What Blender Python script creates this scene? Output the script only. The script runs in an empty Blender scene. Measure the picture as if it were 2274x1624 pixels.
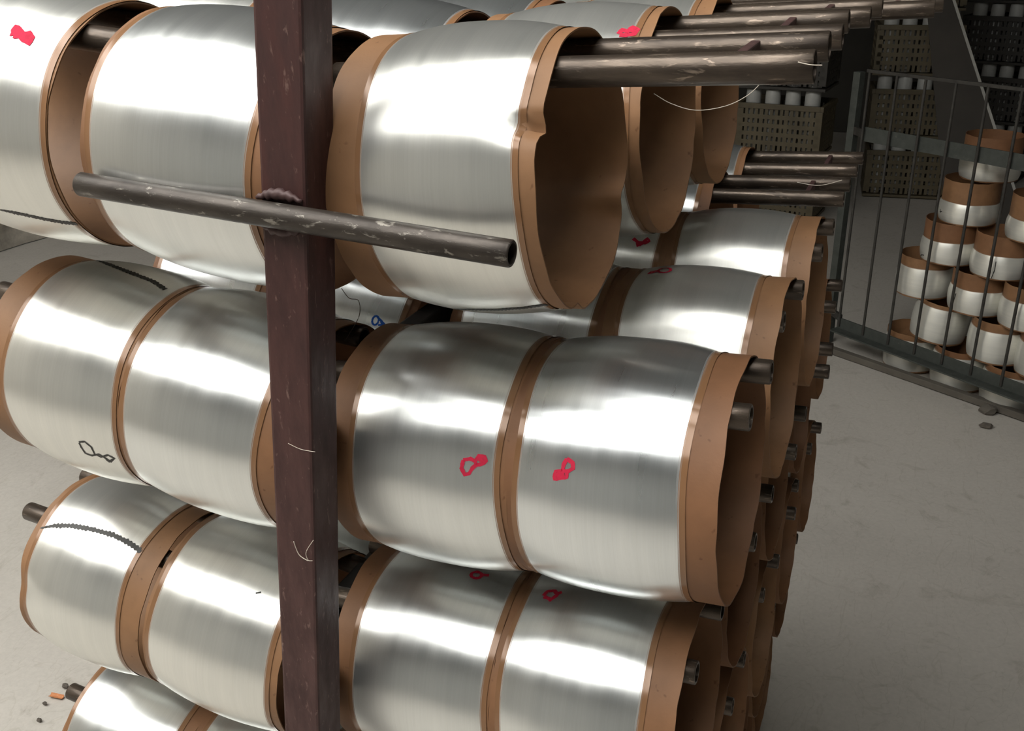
import bpy, bmesh, math, random
from mathutils import Vector, Matrix, noise
from mathutils.bvhtree import BVHTree
random.seed(7)
scene = bpy.context.scene
COL = scene.collection
PI = math.pi

# ------------------------------------------------------------------ camera
F_PX, CX, CY = 2209.2, 1137.0, 812.0
CAM_Z = 1.65
MR = Matrix(((0.92155956, 0.1415545, -0.36151113),
             (0.38784027, -0.3777508, 0.8407641),
             (-0.01754718, -0.91502276, -0.40302039)))     # image axes (right, down, forward) -> world
cam_data = bpy.data.cameras.new('camera')
cam_data.sensor_width = 36.0
cam_data.lens = 36.0 * F_PX / 2274.0
cam_data.clip_start = 0.02
cam = bpy.data.objects.new('camera', cam_data)
COL.objects.link(cam)
rx, dn, fw = MR.col[0], MR.col[1], MR.col[2]
cam.matrix_world = Matrix(((rx[0], -dn[0], -fw[0], 0), (rx[1], -dn[1], -fw[1], 0),
                           (rx[2], -dn[2], -fw[2], CAM_Z), (0, 0, 0, 1)))
scene.camera = cam

# ------------------------------------------------------------------ light and exposure
scene.view_settings.view_transform = 'Standard'
scene.view_settings.look = 'None'
scene.view_settings.gamma = 1.0
scene.view_settings.use_curve_mapping = False
scene.view_settings.exposure = 0.0
world = bpy.data.worlds.new('world')
scene.world = world
world.use_nodes = True
world.node_tree.nodes['Background'].inputs[0].default_value = (0.75, 0.85, 0.9, 1)
world.node_tree.nodes['Background'].inputs[1].default_value = 0.05
# daylight through translucent roof sheets over the near aisle: (x0, x1, y0, y1, strength)
ROOF_Z = 3.75
ROOF_PANELS = [(-5.2, 0.4, -0.12, 0.66, 8.5), (-5.2, 0.4, -2.0, -0.28, 6.5)]


def ray(u, v):
    d = MR @ Vector((u - CX, v - CY, F_PX))
    return d.normalized()


def at_y(u, v, y):
    d = ray(u, v)
    p = d * (y / d.y)
    return Vector((p.x, p.y, p.z + CAM_Z))


def at_z(u, v, z):
    d = ray(u, v)
    p = d * ((z - CAM_Z) / d.z)
    return Vector((p.x, p.y, z))


# ------------------------------------------------------------------ materials
def new_mat(name):
    m = bpy.data.materials.new(name)
    m.use_nodes = True
    nt = m.node_tree
    b = nt.nodes['Principled BSDF']
    return m, nt, b


def N(nt, t, **kw):
    n = nt.nodes.new(t)
    for k, v in kw.items():
        setattr(n, k, v)
    return n


def ramp(nt, src, stops):
    r = N(nt, 'ShaderNodeValToRGB')
    el = r.color_ramp.elements
    while len(el) < len(stops):
        el.new(0.5)
    for e, (p, c) in zip(el, stops):
        e.position = p
        e.color = (c[0], c[1], c[2], 1)
    nt.links.new(src, r.inputs[0])
    return r.outputs[0]


def mapped(nt, coord, scale, rot=(0, 0, 0), loc=(0, 0, 0)):
    tc = N(nt, 'ShaderNodeTexCoord')
    mp = N(nt, 'ShaderNodeMapping')
    mp.inputs['Scale'].default_value = scale
    mp.inputs['Rotation'].default_value = rot
    mp.inputs['Location'].default_value = loc
    nt.links.new(tc.outputs[coord], mp.inputs[0])
    return mp.outputs[0]


def noise_tex(nt, vec, scale, detail=4, rough=0.55, dist=0.0):
    n = N(nt, 'ShaderNodeTexNoise')
    n.inputs['Scale'].default_value = scale
    n.inputs['Detail'].default_value = detail
    n.inputs['Roughness'].default_value = rough
    n.inputs['Distortion'].default_value = dist
    nt.links.new(vec, n.inputs['Vector'])
    return n.outputs[0]


def mix(nt, fac, a, b, mode='MIX'):
    m = N(nt, 'ShaderNodeMix', data_type='RGBA', blend_type=mode)
    for i, s in ((0, fac), (6, a), (7, b)):
        if isinstance(s, (int, float)):
            m.inputs[i].default_value = s
        elif isinstance(s, tuple):
            m.inputs[i].default_value = (s[0], s[1], s[2], 1)
        else:
            nt.links.new(s, m.inputs[i])
    return m.outputs[2]


def math_n(nt, op, a, b=None, clamp=False):
    m = N(nt, 'ShaderNodeMath', operation=op)
    m.use_clamp = clamp
    for i, s in ((0, a), (1, b)):
        if s is None:
            continue
        if isinstance(s, (int, float)):
            m.inputs[i].default_value = s
        else:
            nt.links.new(s, m.inputs[i])
    return m.outputs[0]


def bump(nt, b, h, strength, dist=0.001):
    n = N(nt, 'ShaderNodeBump')
    n.inputs['Strength'].default_value = strength
    n.inputs['Distance'].default_value = dist
    nt.links.new(h, n.inputs['Height'])
    nt.links.new(n.outputs[0], b.inputs['Normal'])


def mat_winding(name, tint, metallic=0.9, rough=0.34, aniso=0.8):
    """glossy glass filament wound round and round: brushed along the circumference"""
    m, nt, b = new_mat(name)
    uvn = N(nt, 'ShaderNodeUVMap', uv_map='UVMap')
    sep = N(nt, 'ShaderNodeSeparateXYZ')
    nt.links.new(uvn.outputs[0], sep.inputs[0])
    mp = N(nt, 'ShaderNodeMapping')
    mp.inputs['Scale'].default_value = (160, 1.5, 1)
    nt.links.new(uvn.outputs[0], mp.inputs[0])
    lines = noise_tex(nt, mp.outputs[0], 1.0, 3, 0.6)
    mp2 = N(nt, 'ShaderNodeMapping')
    mp2.inputs['Scale'].default_value = (9, 4.0, 1)
    nt.links.new(uvn.outputs[0], mp2.inputs[0])
    blot = noise_tex(nt, mp2.outputs[0], 1.0, 3, 0.55, 0.4)
    col = ramp(nt, lines, [(0.25, (tint[0] * 0.95, tint[1] * 0.95, tint[2] * 0.94)), (0.7, tint)])
    blc = ramp(nt, blot, [(0.3, (0.93, 0.935, 0.94)), (0.65, (1, 1, 1))])
    col = mix(nt, 1.0, col, blc, 'MULTIPLY')
    # thin outermost turns let the paper shine through
    d = math_n(nt, 'ABSOLUTE', math_n(nt, 'SUBTRACT', sep.outputs[0], 0.5))
    d = math_n(nt, 'ADD', d, math_n(nt, 'MULTIPLY', math_n(nt, 'SUBTRACT', lines, 0.5), 0.075))
    d = math_n(nt, 'ADD', d, math_n(nt, 'MULTIPLY', math_n(nt, 'SUBTRACT', blot, 0.5), 0.03))
    edge = math_n(nt, 'MULTIPLY', math_n(nt, 'SUBTRACT', d, 0.452), 60.0, clamp=True)
    col = mix(nt, edge, col, (0.24, 0.125, 0.062))
    nt.links.new(col, b.inputs['Base Color'])
    met = math_n(nt, 'SUBTRACT', metallic, math_n(nt, 'MULTIPLY', edge, metallic - 0.1))
    nt.links.new(met, b.inputs['Metallic'])
    rg = math_n(nt, 'ADD', rough - 0.09, math_n(nt, 'MULTIPLY', blot, 0.16))
    rg = math_n(nt, 'SUBTRACT', rg, math_n(nt, 'MULTIPLY', edge, 0.1))
    nt.links.new(rg, b.inputs['Roughness'])
    b.inputs['Anisotropic'].default_value = aniso
    tg = N(nt, 'ShaderNodeTangent', direction_type='UV_MAP', uv_map='UVMap')
    nt.links.new(tg.outputs[0], b.inputs['Tangent'])
    return m


def mat_kraft(name, col):
    m, nt, b = new_mat(name)
    v = mapped(nt, 'Object', (1, 1, 1))
    n1 = noise_tex(nt, v, 22, 4)
    n2 = noise_tex(nt, v, 420, 2)
    c = ramp(nt, n1, [(0.3, tuple(x * 0.82 for x in col)), (0.7, tuple(min(1, x * 1.1) for x in col))])
    sp = ramp(nt, noise_tex(nt, v, 130, 2), [(0.70, (1, 1, 1)), (0.78, (0.62, 0.55, 0.5))])
    c = mix(nt, 1.0, c, sp, 'MULTIPLY')
    nt.links.new(c, b.inputs['Base Color'])
    b.inputs['Roughness'].default_value = 0.58
    b.inputs['Specular IOR Level'].default_value = 0.35
    bump(nt, b, n2, 0.15, 0.0004)
    return m


def mat_metal(name, c1, c2, c3, metallic=0.35, rough=0.5, scale=30, wear=0.62, stretch=(1, 1, 1)):
    m, nt, b = new_mat(name)
    v = mapped(nt, 'Object', stretch)
    n1 = noise_tex(nt, v, scale, 5, 0.6)
    n2 = noise_tex(nt, v, scale * 3.1, 4, 0.65, 0.5)
    c = ramp(nt, n1, [(0.3, c1), (0.7, c2)])
    w = ramp(nt, n2, [(wear, (0, 0, 0)), (wear + 0.08, (1, 1, 1))])
    c = mix(nt, w, c, c3)
    nt.links.new(c, b.inputs['Base Color'])
    b.inputs['Metallic'].default_value = metallic
    r = ramp(nt, n1, [(0.3, (rough + 0.1,) * 3), (0.75, (rough - 0.12,) * 3)])
    nt.links.new(r, b.inputs['Roughness'])
    bump(nt, b, n2, 0.25, 0.001)
    return m


def mat_plain(name, col, rough=0.6, var=0.15, scale=12, metallic=0.0, coord='Object'):
    m, nt, b = new_mat(name)
    v = mapped(nt, coord, (1, 1, 1))
    n1 = noise_tex(nt, v, scale, 5, 0.6)
    c = ramp(nt, n1, [(0.3, tuple(x * (1 - var) for x in col)), (0.7, tuple(min(1, x * (1 + var)) for x in col))])
    nt.links.new(c, b.inputs['Base Color'])
    b.inputs['Roughness'].default_value = rough
    b.inputs['Metallic'].default_value = metallic
    bump(nt, b, n1, 0.1, 0.002)
    return m


def mat_floor():
    m, nt, b = new_mat('concrete_floor')
    v = mapped(nt, 'Object', (1, 1, 1))
    big = noise_tex(nt, v, 0.9, 5, 0.6, 0.6)
    mid = noise_tex(nt, v, 6.0, 6, 0.62, 1.6)
    fine = noise_tex(nt, v, 90.0, 3, 0.6)
    c = ramp(nt, big, [(0.3, (0.45, 0.42, 0.378)), (0.7, (0.55, 0.517, 0.468))])
    st = ramp(nt, mid, [(0.27, (0.74, 0.72, 0.69)), (0.42, (1, 1, 1))])
    c = mix(nt, 0.8, c, st, 'MULTIPLY')
    # thin sweeping trowel and drag marks
    v2 = mapped(nt, 'Object', (1, 0.35, 1), (0, 0, 0.5))
    sw = noise_tex(nt, v2, 7.0, 2, 0.5, 3.5)
    line = ramp(nt, sw, [(0.485, (1, 1, 1)), (0.5, (0.8, 0.78, 0.74)), (0.515, (1, 1, 1))])
    c = mix(nt, 0.45, c, line, 'MULTIPLY')
    fc = ramp(nt, fine, [(0.3, (0.9, 0.9, 0.9)), (0.7, (1, 1, 1))])
    c = mix(nt, 1.0, c, fc, 'MULTIPLY')
    nt.links.new(c, b.inputs['Base Color'])
    b.inputs['Roughness'].default_value = 0.62
    b.inputs['Specular IOR Level'].default_value = 0.3
    bump(nt, b, mid, 0.1, 0.004)
    return m


def mat_emit(name, col, s):
    m, nt, b = new_mat(name)
    nt.nodes.remove(b)
    e = N(nt, 'ShaderNodeEmission')
    e.inputs[0].default_value = (*col, 1)
    e.inputs[1].default_value = s
    nt.links.new(e.outputs[0], nt.nodes['Material Output'].inputs[0])
    return m


M_WIND = [mat_winding('silver_filament', (0.85, 0.87, 0.86)),
          mat_winding('cream_filament', (0.84, 0.84, 0.80), 0.82, 0.36, 0.78),
          mat_winding('cool_filament', (0.84, 0.87, 0.88), 0.92, 0.31, 0.82)]
M_STACKW = mat_winding('pale_filament', (0.84, 0.83, 0.77), 0.6, 0.38, 0.7)
M_KRAFT = [mat_kraft('kraft_paper', (0.225, 0.110, 0.052)), mat_kraft('kraft_paper_light', (0.25, 0.13, 0.062)),
           mat_kraft('kraft_paper_red', (0.205, 0.097, 0.046))]
M_POST = mat_metal('red_oxide_paint', (0.036, 0.0105, 0.009), (0.066, 0.022, 0.019), (0.15, 0.085, 0.07), 0.0, 0.55, 75, 0.615, (1, 1, 0.3))
M_PEG = mat_metal('rusty_pipe_steel', (0.036, 0.027, 0.021), (0.115, 0.088, 0.067), (0.23, 0.18, 0.14), 0.6, 0.34, 80, 0.60, (0.22, 1, 1))
M_HANDLE = mat_metal('scratched_pipe_steel', (0.028, 0.022, 0.018), (0.07, 0.058, 0.048), (0.24, 0.22, 0.19), 0.5, 0.42, 75, 0.60, (0.35, 1, 1))
M_RAIL = mat_metal('black_rail_steel', (0.008, 0.007, 0.006), (0.02, 0.016, 0.014), (0.05, 0.04, 0.035), 0.3, 0.55, 20, 0.7)
M_RIB = mat_metal('purple_brown_steel', (0.05, 0.025, 0.024), (0.09, 0.048, 0.044), (0.15, 0.11, 0.1), 0.2, 0.5, 30, 0.66)
M_FENCE = mat_metal('grey_green_paint', (0.036, 0.041, 0.036), (0.058, 0.064, 0.057), (0.12, 0.12, 0.10), 0.1, 0.6, 24, 0.66)
M_ROD = mat_metal('dark_rod_steel', (0.025, 0.023, 0.02), (0.05, 0.046, 0.04), (0.1, 0.09, 0.08), 0.2, 0.6, 30, 0.68)
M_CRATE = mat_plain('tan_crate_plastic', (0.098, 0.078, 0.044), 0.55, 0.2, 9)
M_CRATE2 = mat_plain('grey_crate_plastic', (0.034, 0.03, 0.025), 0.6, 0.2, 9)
M_BOBBIN = mat_plain('white_yarn', (0.42, 0.42, 0.40), 0.45, 0.08, 30)
M_FLOOR = mat_floor()
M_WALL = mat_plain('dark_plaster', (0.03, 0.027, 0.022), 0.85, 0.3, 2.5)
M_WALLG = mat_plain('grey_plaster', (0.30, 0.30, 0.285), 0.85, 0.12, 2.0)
M_ROUGH = mat_plain('rough_flaking_render', (0.44, 0.40, 0.34), 0.9, 0.4, 9)
M_ROOF = mat_plain('roof_sheet', (0.10, 0.11, 0.105), 0.7, 0.2, 1.5)
M_BOARD = mat_plain('dark_board', (0.032, 0.026, 0.02), 0.7, 0.2, 5)
M_STRIP = mat_plain('pale_strip', (0.33, 0.32, 0.29), 0.5, 0.15, 20)
M_RED = mat_plain('red_marker', (0.52, 0.008, 0.045), 0.85, 0.12, 200)
M_BLUE = mat_plain('blue_marker', (0.02, 0.12, 0.55), 0.85, 0.12, 200)
M_BLACK = mat_plain('black_marker', (0.018, 0.017, 0.014), 0.5, 0.2, 200)
M_FIBRE = mat_plain('glass_strand', (0.62, 0.55, 0.46), 0.35, 0.1, 50)
M_BUTT = mat_plain('orange_paper', (0.50, 0.20, 0.08), 0.7, 0.2, 200)
M_GRIT = mat_plain('dark_grit', (0.10, 0.085, 0.07), 0.9, 0.3, 60)
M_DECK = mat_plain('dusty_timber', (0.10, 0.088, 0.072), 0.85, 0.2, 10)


# ------------------------------------------------------------------ helpers
def link(name, mesh, parent=None):
    o = bpy.data.objects.new(name, mesh)
    COL.objects.link(o)
    if parent is not None:
        o.parent = parent
    return o


def build(name, bm, mat, parent=None, smooth=False, angle=None):
    me = bpy.data.meshes.new(name)
    bm.normal_update()
    bm.to_mesh(me)
    bm.free()
    me.materials.append(mat)
    if smooth:
        for p in me.polygons:
            p.use_smooth = True
        if angle is not None:
            me.set_sharp_from_angle(angle=angle)
    return link(name, me, parent)


def empty(name, loc=(0, 0, 0), rotz=0.0):
    o = bpy.data.objects.new(name, None)
    o.empty_display_size = 0.05
    COL.objects.link(o)
    o.location = loc
    o.rotation_euler = (0, 0, rotz)
    return o


def tag(o, label=None, cat=None, group=None, kind=None):
    if label:
        o['label'] = label
    if cat:
        o['category'] = cat
    if group:
        o['group'] = group
    if kind:
        o['kind'] = kind
    return o


def add_box(bm, c, size, mtx=None, bevel=0.0):
    r = bmesh.ops.create_cube(bm, size=1.0)
    vs = r['verts']
    bmesh.ops.scale(bm, vec=Vector(size), verts=vs)
    if bevel > 0:
        es = list({e for v in vs for e in v.link_edges})
        rb = bmesh.ops.bevel(bm, geom=es, offset=bevel, segments=2, affect='EDGES', profile=0.6)
        vs = list({v for f in rb['faces'] for v in f.verts} | {v for v in vs if v.is_valid})
    if mtx is not None:
        bmesh.ops.transform(bm, matrix=mtx, verts=vs)
    bmesh.ops.translate(bm, vec=Vector(c), verts=vs)
    return vs


def frame_of(d):
    d = d.normalized()
    up = Vector((0, 0, 1)) if abs(d.z) < 0.9 else Vector((1, 0, 0))
    a = d.cross(up).normalized()
    b = a.cross(d).normalized()
    return d, a, b


def add_tube(bm, pts, r, seg=10, caps=True):
    """swept tube along points"""
    rings = []
    n = len(pts)
    for i, p in enumerate(pts):
        t = (pts[min(i + 1, n - 1)] - pts[max(i - 1, 0)])
        _, a, b = frame_of(t)
        rr = r[i] if isinstance(r, (list, tuple)) else r
        rings.append([bm.verts.new(p + (a * math.cos(2 * PI * k / seg) + b * math.sin(2 * PI * k / seg)) * rr)
                      for k in range(seg)])
    for i in range(n - 1):
        for k in range(seg):
            bm.faces.new((rings[i][k], rings[i][(k + 1) % seg], rings[i + 1][(k + 1) % seg], rings[i + 1][k]))
    if caps:
        bm.faces.new(list(reversed(rings[0])))
        bm.faces.new(rings[-1])
    bmesh.ops.recalc_face_normals(bm, faces=bm.faces)


def add_pipe(bm, p0, p1, ro, ri, seg=24, depth=0.05):
    """open-ended steel pipe: outer wall, end rings and the first bit of the bore"""
    d, a, b = frame_of(p1 - p0)
    ln = (p1 - p0).length
    prof = [(depth, ri), (0.0, ri), (0.0, ro - 0.0006), (0.0008, ro)]
    m = 10
    prof += [(ln * k / m, ro) for k in range(1, m)]
    prof += [(ln - 0.0008, ro), (ln, ro - 0.0006), (ln, ri), (ln - depth, ri)]
    rings = [[bm.verts.new(p0 + d * s + (a * math.cos(2 * PI * k / seg) + b * math.sin(2 * PI * k / seg)) * r)
              for k in range(seg)] for s, r in prof]
    for i in range(len(rings) - 1):
        for k in range(seg):
            bm.faces.new((rings[i][k], rings[i + 1][k], rings[i + 1][(k + 1) % seg], rings[i][(k + 1) % seg]))
    bm.faces.new(rings[0])
    bm.faces.new(list(reversed(rings[-1])))
    bmesh.ops.recalc_face_normals(bm, faces=bm.faces)


# ------------------------------------------------------------------ the setting
def slab(name, c, size, mat):
    bm = bmesh.new()
    add_box(bm, c, size)
    return tag(build(name, bm, mat), kind='structure')


bm = bmesh.new()
nx, ny = 60, 60
grid = [[bm.verts.new((-7 + 13 * i / nx, -5 + 15 * j / ny,
                       0.004 * (noise.noise(Vector((i * 0.31, j * 0.29, 0))) - 1))) for j in range(ny + 1)] for i in range(nx + 1)]
for i in range(nx):
    for j in range(ny):
        bm.faces.new((grid[i][j], grid[i + 1][j], grid[i + 1][j + 1], grid[i][j + 1]))
tag(build('floor', bm, M_FLOOR, smooth=True), kind='structure')

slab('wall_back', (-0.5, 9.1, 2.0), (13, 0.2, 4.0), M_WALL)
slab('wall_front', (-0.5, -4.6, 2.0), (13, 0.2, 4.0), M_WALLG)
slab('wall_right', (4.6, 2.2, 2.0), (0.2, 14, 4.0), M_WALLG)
# rough rendered wall with flaked patches on the side away from the fence
bm = bmesh.new()
gx = [[bm.verts.new((-4.85 + 0.05 * noise.fractal(Vector((i * 0.42, j * 0.5, 3.1)), 0.7, 2.0, 4),
                     -4.5 + 13.6 * i / 160, 4.0 * j / 60)) for j in range(61)] for i in range(161)]
for i in range(160):
    for j in range(60):
        bm.faces.new((gx[i][j], gx[i + 1][j], gx[i + 1][j + 1], gx[i][j + 1]))
tag(build('wall_left', bm, M_ROUGH, smooth=True), kind='structure')

# roof with openings for the translucent sheets
xs = sorted({-7.0, 6.0} | {p[0] for p in ROOF_PANELS} | {p[1] for p in ROOF_PANELS})
ys = sorted({-5.0, 10.0} | {p[2] for p in ROOF_PANELS} | {p[3] for p in ROOF_PANELS})
bm = bmesh.new()
for i in range(len(xs) - 1):
    for j in range(len(ys) - 1):
        mx, my = (xs[i] + xs[i + 1]) / 2, (ys[j] + ys[j + 1]) / 2
        if any(p[0] < mx < p[1] and p[2] < my < p[3] for p in ROOF_PANELS):
            continue
        add_box(bm, (mx, my, ROOF_Z + 0.03), (xs[i + 1] - xs[i], ys[j + 1] - ys[j], 0.06))
tag(build('ceiling', bm, M_ROOF), kind='structure')
for k, (x0, x1, y0, y1, s) in enumerate(ROOF_PANELS):
    bm = bmesh.new()
    add_box(bm, ((x0 + x1) / 2, (y0 + y1) / 2, ROOF_Z + 0.02), (x1 - x0, y1 - y0, 0.02))
    tag(build('window_%d' % (k + 1), bm, mat_emit('daylight_sheet_%d' % k, (1.0, 0.99, 0.95), s)), kind='structure')

# ------------------------------------------------------------------ the rack trolley
L_CAKE, R_PAPER, R_MAX = 0.152, 0.0932, 0.0995
R_PEG = 0.0095
H_PAIR, PITCH = 0.0393, 0.21
DROP = math.sqrt((R_PAPER - 0.0013 - R_PEG) ** 2 - H_PAIR ** 2) - 0.0012


def post_x(zr):
    return -0.410 + 0.094 * zr           # the whole rack leans a little; zr is height relative to the lens


XC = [-0.384, -0.424, -0.458, -0.482, -0.503, -0.524]
XR = [(-0.291, -0.133), (-0.328, -0.177), (-0.351, -0.198), (-0.352, -0.197), (-0.372, -0.218), (-0.388, -0.234)]
XL = [(-0.462, -0.645), (-0.509, -0.662), (-0.556, -0.714), (-0.580, -0.733), (-0.61, -0.763), (-0.63, -0.783)]
LEVELS = ['top', 'second', 'third', 'fourth', 'fifth', 'lowest']
Y0R = [0.630, 0.655, 0.660, 0.665, 0.668, 0.67]
Y0L = [0.612, 0.640, 0.660, 0.665, 0.668, 0.67]
ZR = [-0.076, -0.305, -0.527, -0.752, -0.975, -1.2]
ZL = [-0.050, -0.292, -0.549, -0.797, -1.02, -1.24]
TILT_R, TILT_L = math.radians(3.0), math.radians(5.0)
MEAS = {0: [(1810, 148), (1843, 103), (1872, 82), (1886, 47), (1934, 38), (1960, 17)],
        1: [(1668, 928), (1714, 827), (1742, 715), (1784, 645), (1826, 562), (1852, 505), (1874, 443), (1888, 410), (1904, 380), (1917, 352)],
        2: [(1548, 1495), (1605, 1355), (1678, 1205), (1716, 1098), (1768, 1005), (1790, 920), None, None, (1856, 683), (1870, 635)]}

rack = empty('rack_trolley', (post_x(-CAM_Z), 1.0, 0))
tag(rack, 'dark steel rack trolley with a red-brown post and pipe pegs holding the spools', 'rack')


def part(name, bm, mat, smooth=False, angle=None, label=None, parent=None):
    o = build(name, bm, mat, None, smooth, angle)
    p = parent or rack
    o.parent = p
    inv = Matrix.Translation(-rack.location)
    o.data.transform(inv)
    if parent is not None:
        pass
    if label:
        o['label'] = label
    return o


POST_W = 0.034
PY = 0.514
pt_, pb_ = at_y(560, 0, PY), at_y(622, 1400, PY)


def post_x(zr):
    t = (zr + CAM_Z - pt_.z) / (pb_.z - pt_.z)
    return pt_.x + (pb_.x - pt_.x) * t + POST_W / 2


for yc, nm in ((PY + POST_W / 2, 'front'), (1.66, 'rear')):
    bm = bmesh.new()
    top, bot = Vector((post_x(0.12), yc, CAM_Z + 0.12)), Vector((post_x(-CAM_Z + 0.10), yc, 0.10))
    d = (top - bot)
    ang = math.atan2(d.x, d.z)
    vs = add_box(bm, (0, 0, 0), (POST_W, POST_W, d.length), bevel=0.0022)
    bmesh.ops.transform(bm, matrix=Matrix.Translation((top + bot) / 2) @ Matrix.Rotation(ang, 4, 'Y'), verts=bm.verts)
    part('post', bm, M_POST, label='red-brown painted square steel post')
bm = bmesh.new()
add_box(bm, (post_x(-CAM_Z + 0.09), 1.13, 0.115), (0.06, 1.16, 0.04), bevel=0.003)
part('base_beam', bm, M_POST)
for yc in (0.60, 1.66):
    bm = bmesh.new()
    add_box(bm, (post_x(-CAM_Z + 0.09), yc, 0.085), (0.62, 0.05, 0.035), bevel=0.003)
    part('base_foot', bm, M_POST)
    for sx in (-0.28, 0.28):
        bm = bmesh.new()
        x = post_x(-CAM_Z + 0.09) + sx
        ring = []
        for s, r in ((-0.012, 0.026), (-0.010, 0.032), (0.010, 0.032), (0.012, 0.026)):
            ring.append([bm.verts.new((x + s, yc + r * math.cos(2 * PI * k / 24), 0.032 + r * math.sin(2 * PI * k / 24))) for k in range(24)])
        for i in range(3):
            for k in range(24):
                bm.faces.new((ring[i][k], ring[i][(k + 1) % 24], ring[i + 1][(k + 1) % 24], ring[i + 1][k]))
        bm.faces.new(list(reversed(ring[0])))
        bm.faces.new(ring[-1])
        bmesh.ops.recalc_face_normals(bm, faces=bm.faces)
        part('caster_wheel', bm, M_RAIL, True, 0.6)

PEGS = {}      # (level, pair, side) -> (mid inner point, mid outer point)
for j in range(6):
    zmid = (ZR[j] - 0.018 + ZL[j] - 0.032) / 2 - 0.034
    bm = bmesh.new()
    add_box(bm, (XC[j], 1.145, CAM_Z + zmid), (0.020, 1.06, 0.05), bevel=0.002)
    part('rail', bm, M_RAIL)
    bm = bmesh.new()
    bx_ = (XC[j] + post_x(zmid)) / 2
    add_box(bm, (bx_, 0.585, CAM_Z + zmid), (0.012, 0.075, 0.03), Matrix.Rotation(math.atan2(post_x(zmid) - XC[j], 0.075), 4, 'Z'), bevel=0.001)
    part('rail_bracket', bm, M_RAIL)
    for i in range(5):
        for side in (1, -1):
            ends = []
            for q, sg in enumerate((-1, 1)):
                if side == 1:
                    y = Y0R[j] + PITCH * i + sg * H_PAIR
                    px = MEAS.get(j, [None] * 10)
                    px = px[2 * i + q] if 2 * i + q < len(px) else None
                    if px:
                        e = at_y(px[0], px[1], y)
                    else:
                        e = Vector((XC[j] + (0.369 if j < 5 else 0.36) + random.uniform(-0.008, 0.008), y, CAM_Z + ZR[j] - 0.004 * i))
                    inn = Vector((XC[j] + 0.006, y, e.z - math.tan(TILT_R) * (e.x - XC[j])))
                else:
                    y = Y0L[j] + PITCH * i + sg * H_PAIR
                    e = Vector(([-0.765, -0.752, -0.815, -0.828, -0.85, -0.87][j] + random.uniform(-0.006, 0.006), y, CAM_Z + ZL[j] - 0.004 * i))
                    inn = Vector((XC[j] - 0.006, y, e.z - math.tan(TILT_L) * (XC[j] - e.x)))
                ends.append((inn, e))
            for inn, e in ends:
                bm = bmesh.new()
                add_pipe(bm, inn, e, R_PEG, 0.0072)
                part('peg', bm, M_PEG, True, 0.7)
            inn = (ends[0][0] + ends[1][0]) / 2
            out = (ends[0][1] + ends[1][1]) / 2
            PEGS[(j, i, side)] = (inn, out)
            if side == 1 and (j == 0 or (j == 1 and i > 2)):
                bm = bmesh.new()
                c = out + (inn - out).normalized() * 0.045
                ya, yb = ends[0][1], ends[1][1]
                dv = (yb - ya)
                add_box(bm, c, (0.006, dv.length - 0.010, 0.012), Matrix.Rotation(math.atan2(dv.z, dv.y), 4, 'X'), bevel=0.001)
                part('rib', bm, M_RIB)

# push handle welded across the front post
h0, h1 = at_y(180, 409, 0.506), at_y(1137, 564, 0.506)
bm = bmesh.new()
add_pipe(bm, h0, h1, 0.0083, 0.0064, 28)
handle = part('handle', bm, M_HANDLE, True, 0.7, label='scratched steel pipe welded across the post')
hm = h0.lerp(h1, 0.5)
hz = h0.lerp(h1, (post_x(-0.19) - h0.x) / (h1.x - h0.x))
for dz in (1, -1):
    bm = bmesh.new()
    pts = []
    rr = []
    for k in range(15):
        t = k / 14
        p = hz + Vector((-0.016 + 0.034 * t, 0.0065, dz * 0.0085))
        p.z += 0.0035 * math.sin(PI * t) * dz + 0.0008 * math.sin(k * 2.7)
        pts.append(p)
        rr.append(0.0012 + 0.0026 * math.sin(PI * min(1, max(0, t))) + 0.0004 * math.sin(k * 1.9))
    add_tube(bm, pts, rr, 10)
    o = part('weld_bead', bm, M_RIB, True, parent=handle)


# ------------------------------------------------------------------ fibre spools
def bump_fn(x, w):
    return math.exp(-(x / w) ** 2)


def ang_d(a, b):
    return (a - b + PI) % (2 * PI) - PI


CACHE = {}


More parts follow.
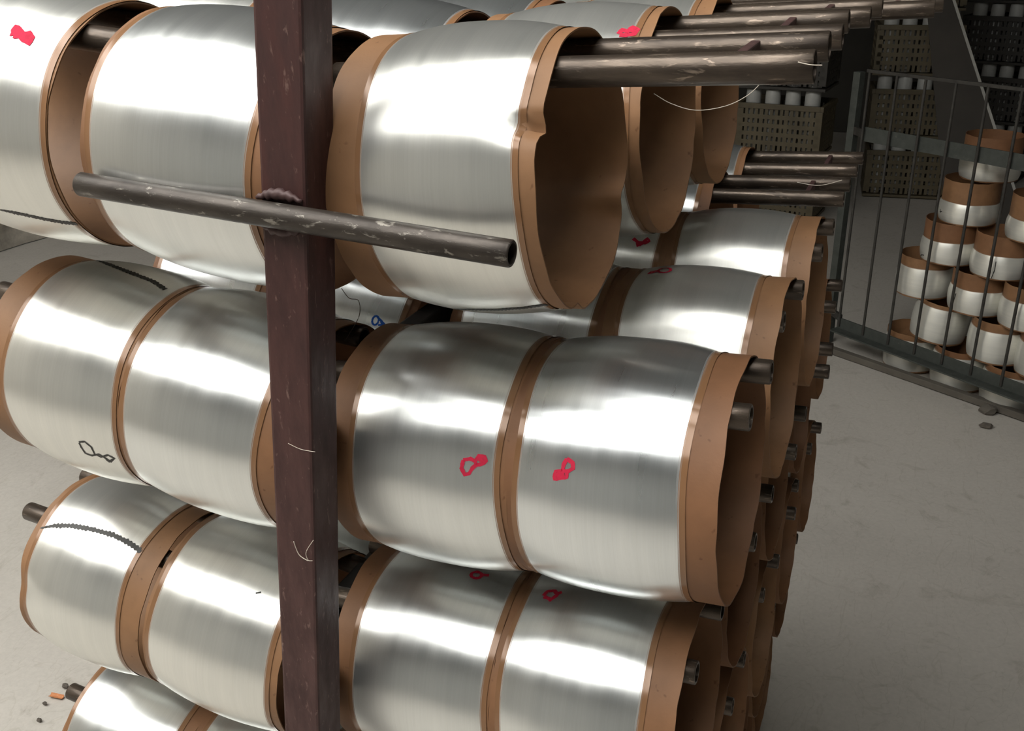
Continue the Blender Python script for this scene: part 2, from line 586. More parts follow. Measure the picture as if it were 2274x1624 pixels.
def spool_meshes(bl, br, seed, dents=(), ext=0.0):
    """paper tube and barrel-shaped winding, axis along X; bl/br: bare paper at the -X/+X end"""
    key = (bl, br, seed, dents, ext)
    if key in CACHE:
        return CACHE[key]
    rnd = random.Random(seed)
    h = L_CAKE / 2
    ph = [rnd.uniform(0, 6.28) for _ in range(8)]

    def oval(th):
        return 1.0 + 0.005 * math.cos(2 * th + ph[0]) + 0.003 * math.cos(3 * th + ph[1]) + 0.0008 * math.cos(7 * th + ph[2])

    def prad(s, th, r):
        k = oval(th)
        for (sd, td, wd, dep, ws) in dents:
            k += -dep * bump_fn(ang_d(th, td), wd) * bump_fn((s - sd * h), ws)
        e = max(0.0, (abs(s) - h + 0.022) / 0.022)
        k += e * e * (0.0014 * math.cos(4 * th + ph[3]) + 0.0006 * math.cos(9 * th + ph[4]))
        return r * k

    SEG = 112
    # paper tube
    bm = bmesh.new()
    ss = [-1, -0.97, -0.92, -0.85, -0.74, -0.6, -0.3, 0, 0.3, 0.6, 0.74, 0.85, 0.92, 0.97, 1]
    outer, inner = [], []
    for t in ss:
        ro, ri = [], []
        for k in range(SEG):
            th = 2 * PI * k / SEG
            s = t * h if t > -0.5 else t * h - ext * (-t - 0.5) / 0.5
            if abs(t) > 0.9:
                s += math.copysign(0.0009 * math.cos(3 * th + ph[5]) + 0.0005 * math.cos(11 * th + ph[6]), t) * (abs(t) - 0.9) / 0.1
            # overlapping seam of the rolled paper
            lap = 0.0004 if 0 <= ang_d(th, ph[7]) < 0.5 else 0.0
            for lst, rad in ((ro, R_PAPER + lap), (ri, R_PAPER - 0.0011)):
                r = prad(s, th, rad)
                lst.append(bm.verts.new((s, r * math.cos(th), r * math.sin(th))))
        outer.append(ro)
        inner.append(ri)
    n = len(ss)
    for i in range(n - 1):
        for k in range(SEG):
            k2 = (k + 1) % SEG
            bm.faces.new((outer[i][k], outer[i + 1][k], outer[i + 1][k2], outer[i][k2]))
            bm.faces.new((inner[i][k], inner[i][k2], inner[i + 1][k2], inner[i + 1][k]))
    for i in (0, n - 1):
        for k in range(SEG):
            k2 = (k + 1) % SEG
            bm.faces.new((outer[i][k], outer[i][k2], inner[i][k2], inner[i][k]))
    bmesh.ops.recalc_face_normals(bm, faces=bm.faces)
    me_p = bpy.data.meshes.new('paper_tube')
    bm.to_mesh(me_p)
    bm.free()
    me_p.polygons.foreach_set('use_smooth', [True] * len(me_p.polygons))
    me_p.set_sharp_from_angle(angle=0.9)
    me_p.materials.append(M_KRAFT[seed % 3])
    # winding
    mg = min(0.0062, bl * 0.8, br * 0.8)
    s0, s1 = -h + bl - mg, h - br + mg
    NA = 40
    SEG = 128
    bm = bmesh.new()
    uvl = bm.loops.layers.uv.new('UVMap')
    rows = []
    for i in range(NA + 1):
        u = i / NA
        s = s0 + (s1 - s0) * u
        x = min(1.0, abs(2 * u - 1) / 0.90)
        full = 1 - x ** 2.2
        thin = 0.00045 if abs(2 * u - 1) > 0.905 else 0.0011
        row = []
        for k in range(SEG + 1):
            th = 2 * PI * k / SEG
            if k == SEG:
                row.append(row[0])
                continue
            pr = prad(s, th, R_PAPER)
            wob = 0.00035 * noise.noise(Vector((u * 3.0 + seed, math.cos(th) * 2.2, math.sin(th) * 2.2)))
            r = pr + 0.0003 + thin + (R_MAX - R_PAPER - 0.0011) * full * (1 + 0.05 * math.sin(2.2 * u + ph[5])) + wob * (0.3 + full)
            ds = 0.0008 * math.cos(5 * th + ph[1]) * (1 if u < 0.5 else -1) * x ** 4
            row.append(bm.verts.new((s + ds, r * math.cos(th), r * math.sin(th))))
        rows.append(row)
    for i in range(NA):
        for k in range(SEG):
            f = bm.faces.new((rows[i][k], rows[i + 1][k], rows[i + 1][k + 1], rows[i][k + 1]))
            f.smooth = True
            for lp, (a, b) in zip(f.loops, ((i, k), (i + 1, k), (i + 1, k + 1), (i, k + 1))):
                lp[uvl].uv = (a / NA, b / SEG)
    bm.normal_update()
    if sum(f.normal.dot(Vector((0, f.calc_center_median().y, f.calc_center_median().z))) for f in bm.faces) < 0:
        bmesh.ops.reverse_faces(bm, faces=bm.faces)
    me_w = bpy.data.meshes.new('fibre_winding')
    bm.to_mesh(me_w)
    bm.free()
    me_w.materials.append(M_WIND[seed % len(M_WIND)])
    CACHE[key] = (me_p, me_w)
    return CACHE[key]


def spool(mtx, bl, br, seed, label, group, dents=(), ext=0.0):
    mp_, mw = spool_meshes(bl, br, seed, dents, ext)
    e = empty('fibre_spool')
    e.matrix_world = mtx
    tag(e, label, 'spool', group)
    link('paper_tube', mp_, e)
    link('fibre_winding', mw, e)
    return e


def hang(j, i, side, x, bl, br, seed, label, group, dents=(), roll=0.0, ext=0.0):
    inn, out = PEGS[(j, i, side)]
    d = (out - inn) * side                      # points to +X
    t = (x - inn.x) / (out.x - inn.x)
    p = inn.lerp(out, t)
    X = d.normalized()
    Y = Vector((0, 1, 0))
    Y = (Y - X * X.dot(Y)).normalized()
    Z = X.cross(Y)
    p = p - Z * DROP
    m = Matrix(((X.x, Y.x, Z.x, p.x), (X.y, Y.y, Z.y, p.y), (X.z, Y.z, Z.z, p.z), (0, 0, 0, 1)))
    if (j, i, side) == (0, 0, 1):
        m = m @ Matrix.Diagonal((0.96, 1, 1, 1))
    if roll:
        m = m @ Matrix.Rotation(roll, 4, 'X')
    return spool(m, bl, br, seed, label, group, dents, ext)


ORD = ['first', 'second', 'third', 'fourth', 'fifth']
# bare-paper widths at the -X and +X end of the spools one can study
BANDS = {(0, 0, 1, 0): (0.031, 0.016, 1), (1, 0, 1, 0): (0.026, 0.010, 0), (1, 0, 1, 1): (0.012, 0.027, 2),
         (1, 1, 1, 0): (0.012, 0.013, 2), (1, 1, 1, 1): (0.017, 0.028, 1), (1, 2, 1, 0): (0.012, 0.012, 1), (1, 2, 1, 1): (0.014, 0.028, 4),
         (2, 0, 1, 0): (0.021, 0.004, 6), (2, 0, 1, 1): (0.011, 0.030, 3),
         (0, 1, 1, 0): (0.020, 0.015, 4), (0, 2, 1, 0): (0.02, 0.022, 7),
         (0, 0, -1, 0): (0.009, 0.017, 3), (0, 0, -1, 1): (0.012, 0.003, 4), (0, 1, -1, 0): (0.01, 0.001, 5),
         (1, 0, -1, 0): (0.003, 0.017, 3), (1, 0, -1, 1): (0.030, 0.006, 4), (1, 1, -1, 0): (0.01, 0.014, 5),
         (2, 0, -1, 0): (0.009, 0.014, 4), (2, 0, -1, 1): (0.012, 0.029, 7), (3, 0, -1, 1): (0.006, 0.018, 6), (3, 0, -1, 0): (0.012, 0.014, 3)}
SPECIAL = {(0, 0, 1, 0): 'silver spool whose dented paper rim juts out, alone on long pegs beside the post handle',
           (1, 0, 1, 0): 'silver spool with red 8, between the post and the spool at the peg tips',
           (1, 0, 1, 1): 'silver spool with mirrored red 8 and wide brown paper rim, second tier, at peg tips',
           (0, 0, -1, 1): 'silver spool with red 8 and open paper end, top tier, away from the fence',
           (0, 0, -1, 0): 'silver spool behind the end of the push handle, top tier beside the post',
           (1, 0, -1, 1): 'silver spool with black outlined 8 and dotted black line along its top, second tier',
           (2, 0, -1, 1): 'silver spool crossed by a curved dotted black line, third tier, at peg tips',
           (1, 1, -1, 0): 'silver spool with a blue 8, second peg pair behind the post, second tier'}
DENTS = {(0, 0, 1, 0): ((1, 2.62, 0.07, 0.14, 0.014), (1, 2.45, 0.22, 0.05, 0.03), (1, -0.42, 0.10, 0.11, 0.03), (1, -1.9, 0.07, 0.05, 0.02)),
         (2, 0, -1, 1): ((-1, 2.9, 0.16, 0.045, 0.02),)}
SPOOLS = {}
for j in range(6):
    for i in range(5):
        for side in (1, -1):
            for pos in (0, 1):
                if side == 1 and ((j == 0 and (pos == 1 or i > 2)) or (j == 1 and i >= 3 and pos == 1)):
                    continue
                inn, out = PEGS[(j, i, side)]
                xc = (XR if side == 1 else XL)[j][pos]
                rnd = random.Random(j * 100 + i * 10 + pos + (5 if side == 1 else 0))
                key = (j, i, side, pos)
                if key in BANDS:
                    bl, br, sd = BANDS[key]
                else:
                    bl, br = rnd.choice([(0.012, 0.024), (0.024, 0.012), (0.018, 0.02)])
                    if pos == (1 if side == 1 else 0):
                        bl, br = min(bl, br), max(bl, br)
                    sd = rnd.randrange(8)
                if key in SPECIAL:
                    lab = SPECIAL[key]
                else:
                    lab = 'silver spool, %s tier, %s side, %s peg pair behind front post, %s' % (
                        LEVELS[j], 'fence' if side == 1 else 'wall', ORD[i], 'at peg tips' if pos else 'next to rail')
                sp = hang(j, i, side, xc, bl, br, sd, lab,
                          'fibre spools on the rack trolley', DENTS.get(key, ()), 0.0, 0.055 if key == (0, 0, -1, 1) else 0.0)
                SPOOLS[key] = sp
bpy.context.view_layer.update()


# ------------------------------------------------------------------ marker writing on the spools
def bvh_of(e):
    mw = e.matrix_world
    for c in e.children:
        if c.name.startswith('fibre_winding'):
            me = c.data
            vs = [mw @ v.co for v in me.vertices]
            return BVHTree.FromPolygons(vs, [tuple(p.vertices) for p in me.polygons])


def mark(key, strokes, mat, name, width, dotted=False):
    """strokes drawn on the winding: pixel polylines give directions, the winding gives the place"""
    e = SPOOLS[key]
    tree = bvh_of(e)
    o = Vector((0, 0, CAM_Z))
    bm = bmesh.new()
    rnd = random.Random(len(strokes) * 31 + int(strokes[0][0][0]))
    for st in strokes:
        # resample
        P = []
        for a, b in zip(st[:-1], st[1:]):
            n = max(2, int(math.hypot(b[0] - a[0], b[1] - a[1]) / 4))
            for k in range(n):
                P.append((a[0] + (b[0] - a[0]) * k / n, a[1] + (b[1] - a[1]) * k / n))
        P.append(st[-1])
        H = []
        for u, v in P:
            hit, nrm, _, _ = tree.ray_cast(o, ray(u, v))
            if hit is None:
                continue
            if nrm.dot(ray(u, v)) > 0:
                nrm = -nrm
            H.append((hit, nrm))
        if len(H) < 2:
            continue
        L, Rr = [], []
        for k, (p, n) in enumerate(H):
            t = H[min(k + 1, len(H) - 1)][0] - H[max(k - 1, 0)][0]
            s = n.cross(t)
            if s.length < 1e-9:
                s = n.orthogonal()
            s.normalize()
            w = width * 0.5 * (1 + 0.18 * rnd.uniform(-1, 1))
            if dotted:
                f = k / (len(H) - 1)
                w *= (0.35 + 0.65 * min(1, 6 * f)) * (1 if k % 2 else 0.62)
            q = p + n * 0.00035
            L.append(bm.verts.new(q + s * w))
            Rr.append(bm.verts.new(q - s * w))
        for k in range(len(L) - 1):
            bm.faces.new((L[k], L[k + 1], Rr[k + 1], Rr[k]))
        for (V1, V2, k, sg) in ((L[0], Rr[0], 0, -1), (L[-1], Rr[-1], len(H) - 1, 1)):
            pass
    if not bm.verts:
        bm.free()
        return
    ob = build(name, bm, mat)
    ob.data.transform(e.matrix_world.inverted())
    ob.parent = e
    return ob


def loop(cx, cy, rx_, ry_, rot, n=14, a0=0, a1=2 * PI):
    c, s = math.cos(rot), math.sin(rot)
    return [(cx + rx_ * math.cos(t) * c - ry_ * math.sin(t) * s, cy + rx_ * math.cos(t) * s + ry_ * math.sin(t) * c)
            for t in [a0 + (a1 - a0) * k / n for k in range(n + 1)]]


W_ = 0.0026
mark((1, 0, 1, 0), [[(1029, 1022), (1025, 1040), (1032, 1054), (1042, 1052), (1049, 1040), (1057, 1033), (1070, 1031), (1080, 1024), (1076, 1015), (1063, 1012), (1056, 1024), (1057, 1033)],
                    [(1029, 1022), (1045, 1019), (1058, 1026)], [(1062, 1018), (1074, 1026)]], M_RED, 'marker_number', 0.0028)
mark((1, 0, 1, 1), [[(1259, 1019), (1272, 1028), (1273, 1040), (1262, 1047), (1249, 1046), (1252, 1032), (1259, 1019)],
                    [(1249, 1046), (1234, 1047), (1231, 1064), (1246, 1062), (1259, 1060), (1259, 1048)], [(1236, 1056), (1254, 1054)]], M_RED, 'marker_number', 0.0028)
mark((2, 0, 1, 0), [loop(1058, 1278, 12, 7, 0), [(1068, 1277), (1086, 1279)]], M_RED, 'marker_number', 0.003)
mark((2, 0, 1, 1), [[(1207, 1324), (1216, 1314), (1232, 1313), (1238, 1322), (1224, 1332), (1208, 1326)], [(1236, 1320), (1248, 1316)], [(1220, 1332), (1226, 1334)]], M_RED, 'marker_number', 0.0036)
mark((0, 0, -1, 1), [[(28, 80), (34, 60), (46, 68), (50, 78), (64, 74), (72, 84), (66, 96), (54, 88), (46, 80), (30, 80)], [(36, 66), (44, 78)], [(56, 80), (68, 90)], [(32, 72), (40, 78)]], M_RED, 'marker_number', 0.0045)
mark((0, 1, 1, 0), [[(1374, 76), (1382, 66), (1394, 71), (1406, 60), (1416, 67), (1408, 76), (1390, 79), (1376, 78)], [(1402, 68), (1412, 70)]], M_RED, 'marker_number', 0.004)
mark((1, 1, 1, 1), [loop(1476, 601, 14, 5, -0.1), [(1464, 603), (1450, 606), (1440, 609), (1446, 604), (1460, 602)]], M_RED, 'marker_number', 0.0026)
mark((1, 2, 1, 0), [[(1406, 530), (1416, 538), (1416, 546), (1428, 540), (1438, 530), (1442, 536), (1432, 540), (1414, 538)], [(1418, 540), (1424, 546)]], M_RED, 'marker_number', 0.0036)
mark((1, 1, -1, 0), [loop(834, 712, 7, 10, 0.3), [(838, 704), (850, 716), (856, 722), (840, 722)], [(846, 714), (852, 726)]], M_BLUE, 'marker_number', 0.002)
mark((1, 0, -1, 1), [[(176, 982), (188, 981), (203, 993), (210, 1008), (224, 1015), (240, 1011), (254, 1018), (246, 1026), (232, 1016), (220, 1009), (204, 1012), (190, 1007), (181, 994), (176, 984)],
                     [(232, 1016), (242, 1026), (250, 1020)]], M_BLACK, 'marker_number', 0.0017)
mark((1, 0, -1, 1), [[(130, 566), (175, 568), (230, 583), (290, 606), (340, 625), (367, 643)]], M_BLACK, 'marker_line', 0.0058, True)
mark((2, 0, -1, 1), [[(86, 1174), (120, 1168), (160, 1168), (205, 1176), (250, 1188), (285, 1205), (310, 1222), (326, 1233)]], M_BLACK, 'marker_line', 0.0058, True)
mark((0, 0, -1, 1), [[(0, 466), (50, 476), (100, 487), (140, 494), (172, 497)]], M_BLACK, 'marker_line', 0.0042, True)
mark((0, 0, 1, 0), [[(905, 668), (960, 684), (1030, 687), (1100, 688), (1160, 684), (1215, 676)]], M_BLACK, 'marker_line', 0.0045, True)
mark((2, 0, -1, 0), [[(568, 1318), (580, 1316)]], M_BLACK, 'marker_speck', 0.0015)

# ------------------------------------------------------------------ mesh-sided cage trolley by the stack
FZ = 0.11
fa, fb = at_z(1858, 722, FZ), at_z(2274, 876, FZ)
fdir = (fb - fa)
flen = 1.05
fdir.normalize()
fang = math.atan2(fdir.y, fdir.x)
cage = empty('cage_fence', (fa.x, fa.y, 0), fang)
tag(cage, 'grey-green steel barred fence with flat middle rail in front of the stacked spools', 'fence')


def cpart(name, bm, mat, smooth=False):
    return build(name, bm, mat, cage, smooth, 0.7 if smooth else None)


ZT, ZM = 1.135, 0.90
bm = bmesh.new()
add_box(bm, (flen / 2, 0.004, FZ + 0.012), (flen, 0.008, 0.045), bevel=0.001)
cpart('bottom_rail', bm, M_FENCE)
bm = bmesh.new()
add_box(bm, (flen / 2, -0.022, FZ - 0.012), (flen, 0.05, 0.006), bevel=0.001)
cpart('rail_flange', bm, M_FENCE)
bm = bmesh.new()
add_box(bm, (flen / 2, 0.010, ZM), (flen, 0.006, 0.055), bevel=0.001)
cpart('middle_rail', bm, M_FENCE)
bm = bmesh.new()
add_box(bm, (flen / 2, 0.0, ZT), (flen, 0.012, 0.012), bevel=0.001)
cpart('top_rail', bm, M_ROD)
for k in range(9):
    bm = bmesh.new()
    x = 0.012 + k * 0.121
    add_tube(bm, [Vector((x, -0.002, FZ)), Vector((x, -0.002, ZT))], 0.0055, 10)
    cpart('bar', bm, M_ROD, True)
bm = bmesh.new()
add_box(bm, (-0.075, 0.05, 0.56), (0.032, 0.032, 1.12), bevel=0.002)
cpart('corner_post', bm, M_FENCE)
for z in (0.9, 0.14):
    bm = bmesh.new()
    add_box(bm, (-0.034, 0.03, z), (0.09, 0.012, 0.03), Matrix.Rotation(-0.4, 4, 'Z'), bevel=0.001)
    cpart('hinge', bm, M_ROD)
for x in (1.03,):
    bm = bmesh.new()
    add_box(bm, (x, 0.03, FZ / 2), (0.03, 0.03, FZ), bevel=0.001)
    cpart('foot', bm, M_ROD)

# floor plank under the stack
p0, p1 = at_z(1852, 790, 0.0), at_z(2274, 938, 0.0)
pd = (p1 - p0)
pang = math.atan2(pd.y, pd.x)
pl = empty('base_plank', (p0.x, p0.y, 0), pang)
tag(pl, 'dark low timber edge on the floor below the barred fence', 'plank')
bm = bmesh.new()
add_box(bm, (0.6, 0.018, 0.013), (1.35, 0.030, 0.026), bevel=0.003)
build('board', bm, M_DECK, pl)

# the stacked spools: pixel of the lowest front edge, row in the stack
STACK = [((2008, 828), 0, 0, 'lowest row, end one, below the bottom rail'), ((2108, 873), 0, 0, 'lowest row, second from the free end'),
         ((2222, 917), 0, 0, 'lowest row, third from the free end'),
         ((2058, 772), 1, 0.10, 'second row, end one, leaning'), ((2183, 818), 1, 0, 'second row, second from the free end'), ((2305, 852), 1, 0, 'second row, third from the free end'),
         ((2132, 713), 2, 0, 'third row, with a wavy dark line'), ((2262, 745), 2, 0, 'third row, beside the wavy-lined one'), ((2032, 668), 2, 0, 'third row, half hidden end one'),
         ((2070, 600), 3, 0, 'fourth row, end one with a black tick mark'), ((2197, 629), 3, 0, 'fourth row, second from the free end'),
         ((2145, 503), 4, 0, 'fifth row, end one with tall brown rim'), ((2288, 548), 4, 0, 'fifth row, beside the tall-rimmed end one'),
         ((2192, 407), 5, 0, 'topmost of the heap behind the middle rail')]
n_vec = Vector((-fdir.y, fdir.x, 0))
fo = Vector((fa.x, fa.y, 0))
STK = {}
for (px, row, lean, words) in STACK:
    z = 0.004 + row * 0.1555
    p = at_z(px[0], px[1], z)
    hd = Vector((p.x, p.y, 0)).normalized()
    c = p + hd * 0.092
    # stand the heap just behind the fence, rows stepped like bricks
    gap = (c - fo).dot(n_vec)
    if gap < 0.125:
        c = c + n_vec * (0.125 - gap)
    STK[px] = (c, row, lean, words)


STK_BARE = [0.02, 0.02, 0.022, 0.012, 0.03, 0.03, 0.06, 0.05, 0.035, 0.068, 0.068, 0.076, 0.078, 0.07]


def stack_spool(c, z, lean, words, seed, flip=False):
    mp_, mw = spool_meshes(0.004, STK_BARE[seed], 40 + seed % 4)
    key = ('stk', seed)
    if key not in CACHE:
        CACHE[key] = mw.copy()
        CACHE[key].materials[0] = M_STACKW
    e = empty('fibre_spool')
    m = Matrix.Translation((c.x, c.y, z + L_CAKE / 2)) @ Matrix.Rotation(lean, 4, 'Y') @ Matrix.Rotation(random.uniform(0, 6.28), 4, 'Z') @ Matrix.Rotation(-PI / 2, 4, 'Y') @ Matrix.Diagonal((1.02, 1.06, 1.06, 1))
    e.matrix_world = m
    tag(e, 'standing pale spool with brown paper top, ' + words, 'spool', 'spools heaped behind the barred fence')
    link('paper_tube', mp_, e)
    link('fibre_winding', CACHE[key], e)
    return e


for q, (px, (c, row, lean, words)) in enumerate(STK.items()):
    SPOOLS[('stack', q)] = stack_spool(c, 0.003 + row * 0.1565, lean, words, q)
bpy.context.view_layer.update()
mark(('stack', 9), [[(2041, 565), (2043, 577)], [(2042, 570), (2047, 566), (2052, 567)]], M_BLACK, 'marker_letter', 0.004)
mark(('stack', 6), [[(2123, 652), (2116, 675), (2113, 708)]], M_BLACK, 'marker_line', 0.004)
mark(('stack', 10), [[(2212, 581), (2209, 600), (2198, 626)]], M_BLACK, 'marker_line', 0.003)
mark(('stack', 11), [[(2088, 464), (2089, 473)], [(2087, 470), (2092, 470)]], M_BLACK, 'marker_letter', 0.004)


# ------------------------------------------------------------------ crates of bobbins in the dark corner
def crate_meshes(w, d, h):
    out = {}
    t = 0.012
    bm = bmesh.new()
    for sx in (-1, 1):
        add_box(bm, (sx * (w / 2 - t / 2), 0, h - 0.015), (t + 0.008, d + 0.008, 0.03), bevel=0.002)
    for sy in (-1, 1):
        add_box(bm, (0, sy * (d / 2 - t / 2), h - 0.015), (w - 2 * t - 0.008, t + 0.008, 0.03), bevel=0.002)
    out['rim'] = [bm]
    bm = bmesh.new()
    add_box(bm, (0, 0, 0.008), (w, d, 0.016), bevel=0.002)
    out['base'] = [bm]
    out['corner'] = []
    for sx in (-1, 1):
        for sy in (-1, 1):
            bm = bmesh.new()
            add_box(bm, (sx * (w / 2 - 0.02), sy * (d / 2 - 0.02), h / 2), (0.04, 0.04, h - 0.062), bevel=0.003)
            out['corner'].append(bm)
    out['side_lattice'] = []
    for ax in (0, 1):
        ln, dep = (w, d) if ax == 0 else (d, w)
        for sg in (-1, 1):
            bm = bmesh.new()
            nslat = int(ln / 0.028)
            for k in range(1, nslat):
                x = -ln / 2 + ln * k / nslat
                wide = 0.022 if k % 5 == 0 else 0.017
                c = (x, sg * (dep / 2 - 0.005), h / 2)
                s = (wide, 0.007, h - 0.05)
                if ax:
                    c, s = (c[1], c[0], c[2]), (s[1], s[0], s[2])
                add_box(bm, c, s)
            for z in (0.075, 0.125, 0.175, 0.225, 0.262):
                if z > h - 0.04:
                    continue
                c = (0, sg * (dep / 2 - 0.004), z)
                s = (ln - 0.03, 0.008, 0.024)
                if ax:
                    c, s = (c[1], c[0], c[2]), (s[1], s[0], s[2])
                add_box(bm, c, s)
            out['side_lattice'].append(bm)
    res = []
    for nm, bms in out.items():
        for b_ in bms:
            me = bpy.data.meshes.new(nm)
            b_.to_mesh(me)
            b_.free()
            res.append((nm, me))
    return res


CW, CD, CH = 0.50, 0.36, 0.30
crate_m = crate_meshes(CW, CD, CH)
for nm, me in crate_m:
    me.materials.append(M_CRATE)
crate_m2 = [(nm, me.copy()) for nm, me in crate_m]
for nm, me in crate_m2:
    me.materials[0] = M_CRATE2


def bobbin_mesh(h, r):
    bm = bmesh.new()
    prof = [(0, 0.018), (0, r * 0.6), (0.01, r * 0.62), (0.02, r * 0.9), (0.05, r), (h - 0.04, r * 0.97), (h - 0.008, r * 0.93), (h - 0.002, r * 0.86),
            (h - 0.002, 0.026), (h, 0.025), (h, 0.018), (h - 0.05, 0.018)]
    seg = 20
    rings = [[bm.verts.new((q * math.cos(2 * PI * k / seg), q * math.sin(2 * PI * k / seg), z)) for k in range(seg)] for z, q in prof]
    for i in range(len(rings) - 1):
        for k in range(seg):
            bm.faces.new((rings[i][k], rings[i][(k + 1) % seg], rings[i + 1][(k + 1) % seg], rings[i + 1][k]))
    bm.faces.new(list(reversed(rings[0])))
    bm.faces.new(rings[-1])
    bmesh.ops.recalc_face_normals(bm, faces=bm.faces)
    for f in bm.faces:
        f.smooth = True
    me = bpy.data.meshes.new('bobbin')
    bm.to_mesh(me)
    bm.free()
    me.materials.append(M_BOBBIN)
    me.set_sharp_from_angle(angle=0.7)
    return me


BOB = bobbin_mesh(0.365, 0.046)
STEP = 0.382


def crate(x, y, z, rot, label, dark, blabel, nb=8, seed=0):
    e = empty('plastic_crate', (x, y, z), rot)
    tag(e, label, 'crate', 'plastic crates in the dark corner')
    for nm, me in (crate_m2 if dark else crate_m):
        link(nm, me, e)
    rnd = random.Random(seed)
    cells = [(ix, iy) for iy in range(3) for ix in range(4)]
    for (ix, iy) in cells[:nb]:
        bx = -CW / 2 + 0.075 + ix * 0.116 + rnd.uniform(-0.006, 0.006)
        sc = rnd.choice((1.0, 1.0, 0.985))
        by = -CD / 2 + 0.072 + iy * 0.108 + rnd.uniform(-0.004, 0.004)
        o = link('yarn_bobbin', BOB)
        c, s = math.cos(rot), math.sin(rot)
        o.location = (x + bx * c - by * s, y + bx * s + by * c, z + 0.0165)
        o.rotation_euler = (0, 0, rnd.uniform(0, 6))
        o.scale = (sc, sc, sc)
        tag(o, blabel, 'bobbin', blabel)


base_y = 6.55
pc = at_z(1985, 440, 0.0)
cA = (pc.x + 0.03, pc.y + 0.2)
TIERS = ['on the floor', 'second from the floor', 'third from the floor', 'fourth from the floor']
for k in range(4):
    crate(cA[0] - 0.015 * k, cA[1], 0.001 + STEP * k, 0.12, 'tan slatted plastic crate in the stack behind the fence, %s' % TIERS[k], False,
          'white bobbin in the tan crate behind the fence, %s' % TIERS[k], 4, k)
cB = (at_y(1742, 300, 6.2).x, 6.2)
for k in range(3):
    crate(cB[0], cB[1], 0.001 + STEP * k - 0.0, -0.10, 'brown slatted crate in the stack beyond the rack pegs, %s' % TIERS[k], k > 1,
          'white bobbin in the brown crate beyond the rack pegs, %s' % TIERS[k], 4, 10 + k)
cC = (at_y(2235, 100, 7.7).x, 7.7)
for k in range(4):
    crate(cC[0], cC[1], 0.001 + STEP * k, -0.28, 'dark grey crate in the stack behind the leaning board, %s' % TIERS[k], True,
          'white bobbin in the dark crate behind the leaning board, %s' % TIERS[k], 4, 20 + k)
cD = (cC[0] + 0.62, 7.75)
for k in range(4):
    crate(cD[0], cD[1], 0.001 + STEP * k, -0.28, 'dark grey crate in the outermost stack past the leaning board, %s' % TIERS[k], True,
          'white bobbin in the dark crate of the outermost stack, %s' % TIERS[k], 4, 30 + k)

# leaning dark board with a pale edge
q0 = at_z(2085, 430, 0.0)
yb = q0.y - 0.75
b = [at_y(2046, -120, yb + 0.35), at_y(2078, -120, yb + 0.35), at_y(2222, 330, yb), at_y(2085, 330, yb)]
k_ = b[3].z / max(1e-6, (b[0].z - b[3].z))
bl_ = b[3] - (b[0] - b[3]) * k_
br_ = b[2] - (b[1] - b[2]) * (b[2].z / (b[1].z - b[2].z))
quad = [b[0], b[1], br_, bl_]
bd = empty('leaning_board', (bl_.x, bl_.y, 0))
tag(bd, 'dark slanting board with a pale edge strip standing before the crates', 'board')


def prism(pts, th, name, mat, parent, off=0.0):
    nrm = (pts[1] - pts[0]).cross(pts[3] - pts[0]).normalized()
    if nrm.y > 0:
        nrm = -nrm
    bm = bmesh.new()
    fr = [bm.verts.new(p + nrm * (th + off) - parent.location) for p in pts]
    bk = [bm.verts.new(p + nrm * off - parent.location) for p in pts]
    bm.faces.new(fr)
    bm.faces.new(list(reversed(bk)))
    for i in range(4):
        bm.faces.new((fr[i], bk[i], bk[(i + 1) % 4], fr[(i + 1) % 4]))
    bmesh.ops.recalc_face_normals(bm, faces=bm.faces)
    return build(name, bm, mat, parent)


prism(quad, 0.02, 'panel', M_BOARD, bd)
ed = (quad[0] - quad[1]).normalized() * 0.016
prism([quad[1] + ed * 0.4, quad[1] - ed * 0.6, quad[2] - ed * 0.6, quad[2] + ed * 0.4], 0.026, 'edge_strip', M_STRIP, bd, -0.002)


# ------------------------------------------------------------------ small things
def strand(pts_px, ys, r, label, mat=M_FIBRE):
    pts = [at_y(u, v, y) for (u, v), y in zip(pts_px, ys)]
    fine = []
    n = len(pts)
    for i in range(n - 1):
        p0_, p1_, p2_, p3_ = pts[max(i - 1, 0)], pts[i], pts[i + 1], pts[min(i + 2, n - 1)]
        for k in range(8):
            t = k / 8
            fine.append(0.5 * ((2 * p1_) + (p2_ - p0_) * t + (2 * p0_ - 5 * p1_ + 4 * p2_ - p3_) * t * t + (3 * p1_ - p0_ - 3 * p2_ + p3_) * t ** 3))
    fine.append(pts[-1])
    bm = bmesh.new()
    add_tube(bm, fine, r, 6)
    o = build('loose_fibre', bm, mat, None, True)
    tag(o, label, 'fibre', 'loose glass strands')
    return o


strand([(1452, 208), (1490, 230), (1545, 245), (1610, 236), (1660, 212), (1694, 180)], [0.80] * 6, 0.00035, 'curved loose strand hanging below the top pegs')
strand([(1772, 138), (1800, 144), (1826, 145)], [0.575] * 3, 0.0003, 'short strand stuck to the tip of the lone top peg')
strand([(758, 640), (775, 662), (796, 668), (798, 700), (780, 735), (765, 758)], [0.66, 0.66, 0.66, 0.66, 0.66, 0.66], 0.0003, 'wavy strand hanging beside the post below the handle', M_GRIT)
strand([(1770, 405), (1820, 412), (1870, 400)], [1.22] * 3, 0.0004, 'strand lying across the empty second tier peg tips')
strand([(652, 1203), (664, 1232), (684, 1246)], [0.513] * 3, 0.0003, 'thick pale strand stuck on the post')
strand([(696, 1200), (680, 1226), (684, 1244), (694, 1246)], [0.513] * 4, 0.00025, 'hooked pale strand stuck on the post')
strand([(640, 985), (668, 998), (700, 1004)], [0.513] * 3, 0.0002, 'thin pale strand lying flat on the post')


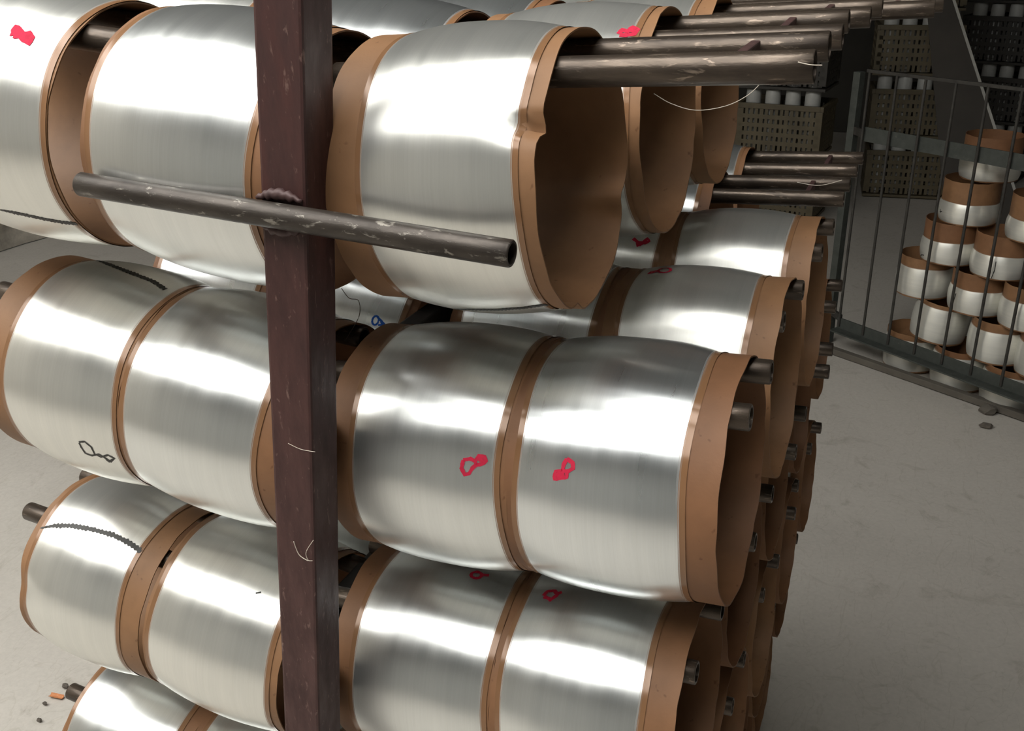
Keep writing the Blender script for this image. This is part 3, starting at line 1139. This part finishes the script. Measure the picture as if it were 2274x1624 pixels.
def lump(name, px, size, mat, label, cat, group=None, seed=0):
    c = at_z(px[0], px[1], 0.0)
    bm = bmesh.new()
    bmesh.ops.create_icosphere(bm, subdivisions=2, radius=1)
    for v in bm.verts:
        k = 1 + 0.35 * noise.noise(v.co * 1.3 + Vector((seed, 0, 0)))
        v.co = Vector((v.co.x * size[0] * k, v.co.y * size[1] * k, (v.co.z * k + 0.75) * size[2]))
    o = build(name, bm, mat)
    o.location = (c.x, c.y, -0.002)
    tag(o, label, cat, group)


# curled bit of orange paper
c = at_z(125, 1547, 0.0)
bm = bmesh.new()
rows_ = []
for i in range(7):
    a = -0.9 + 1.8 * i / 6
    rows_.append([bm.verts.new((x, 0.008 * math.sin(a), 0.010 * (1 - math.cos(a)) + dz)) for x, dz in ((-0.018, 0), (0.018, 0), (0.018, 0.0015), (-0.018, 0.0015))])
for i in range(6):
    for k in range(4):
        bm.faces.new((rows_[i][k], rows_[i][(k + 1) % 4], rows_[i + 1][(k + 1) % 4], rows_[i + 1][k]))
bm.faces.new(rows_[0])
bm.faces.new(list(reversed(rows_[-1])))
bmesh.ops.recalc_face_normals(bm, faces=bm.faces)
o = build('paper_scrap', bm, M_BUTT)
o.location = (c.x, c.y, -0.002)
o.rotation_euler = (0, 0, 0.12)
tag(o, 'curled orange-brown scrap lying on the concrete floor', 'scrap')
lump('grit', (145, 1525), (0.009, 0.006, 0.006), M_GRIT, 'dark crumb beside the orange scrap', 'debris', 'crumbs on the floor', 1)
lump('grit', (99, 1563), (0.006, 0.004, 0.004), M_GRIT, 'dark crumb beside the orange scrap', 'debris', 'crumbs on the floor', 2)
lump('grit', (87, 1600), (0.006, 0.005, 0.004), M_GRIT, 'dark crumb beside the orange scrap', 'debris', 'crumbs on the floor', 3)
lump('clod', (2192, 917), (0.030, 0.02, 0.02), M_DECK, 'grey clod on the floor beside the timber edge', 'debris', None, 4)
lump('clod', (2189, 948), (0.022, 0.014, 0.01), M_GRIT, 'dark flat clod on the open floor', 'debris', None, 5)
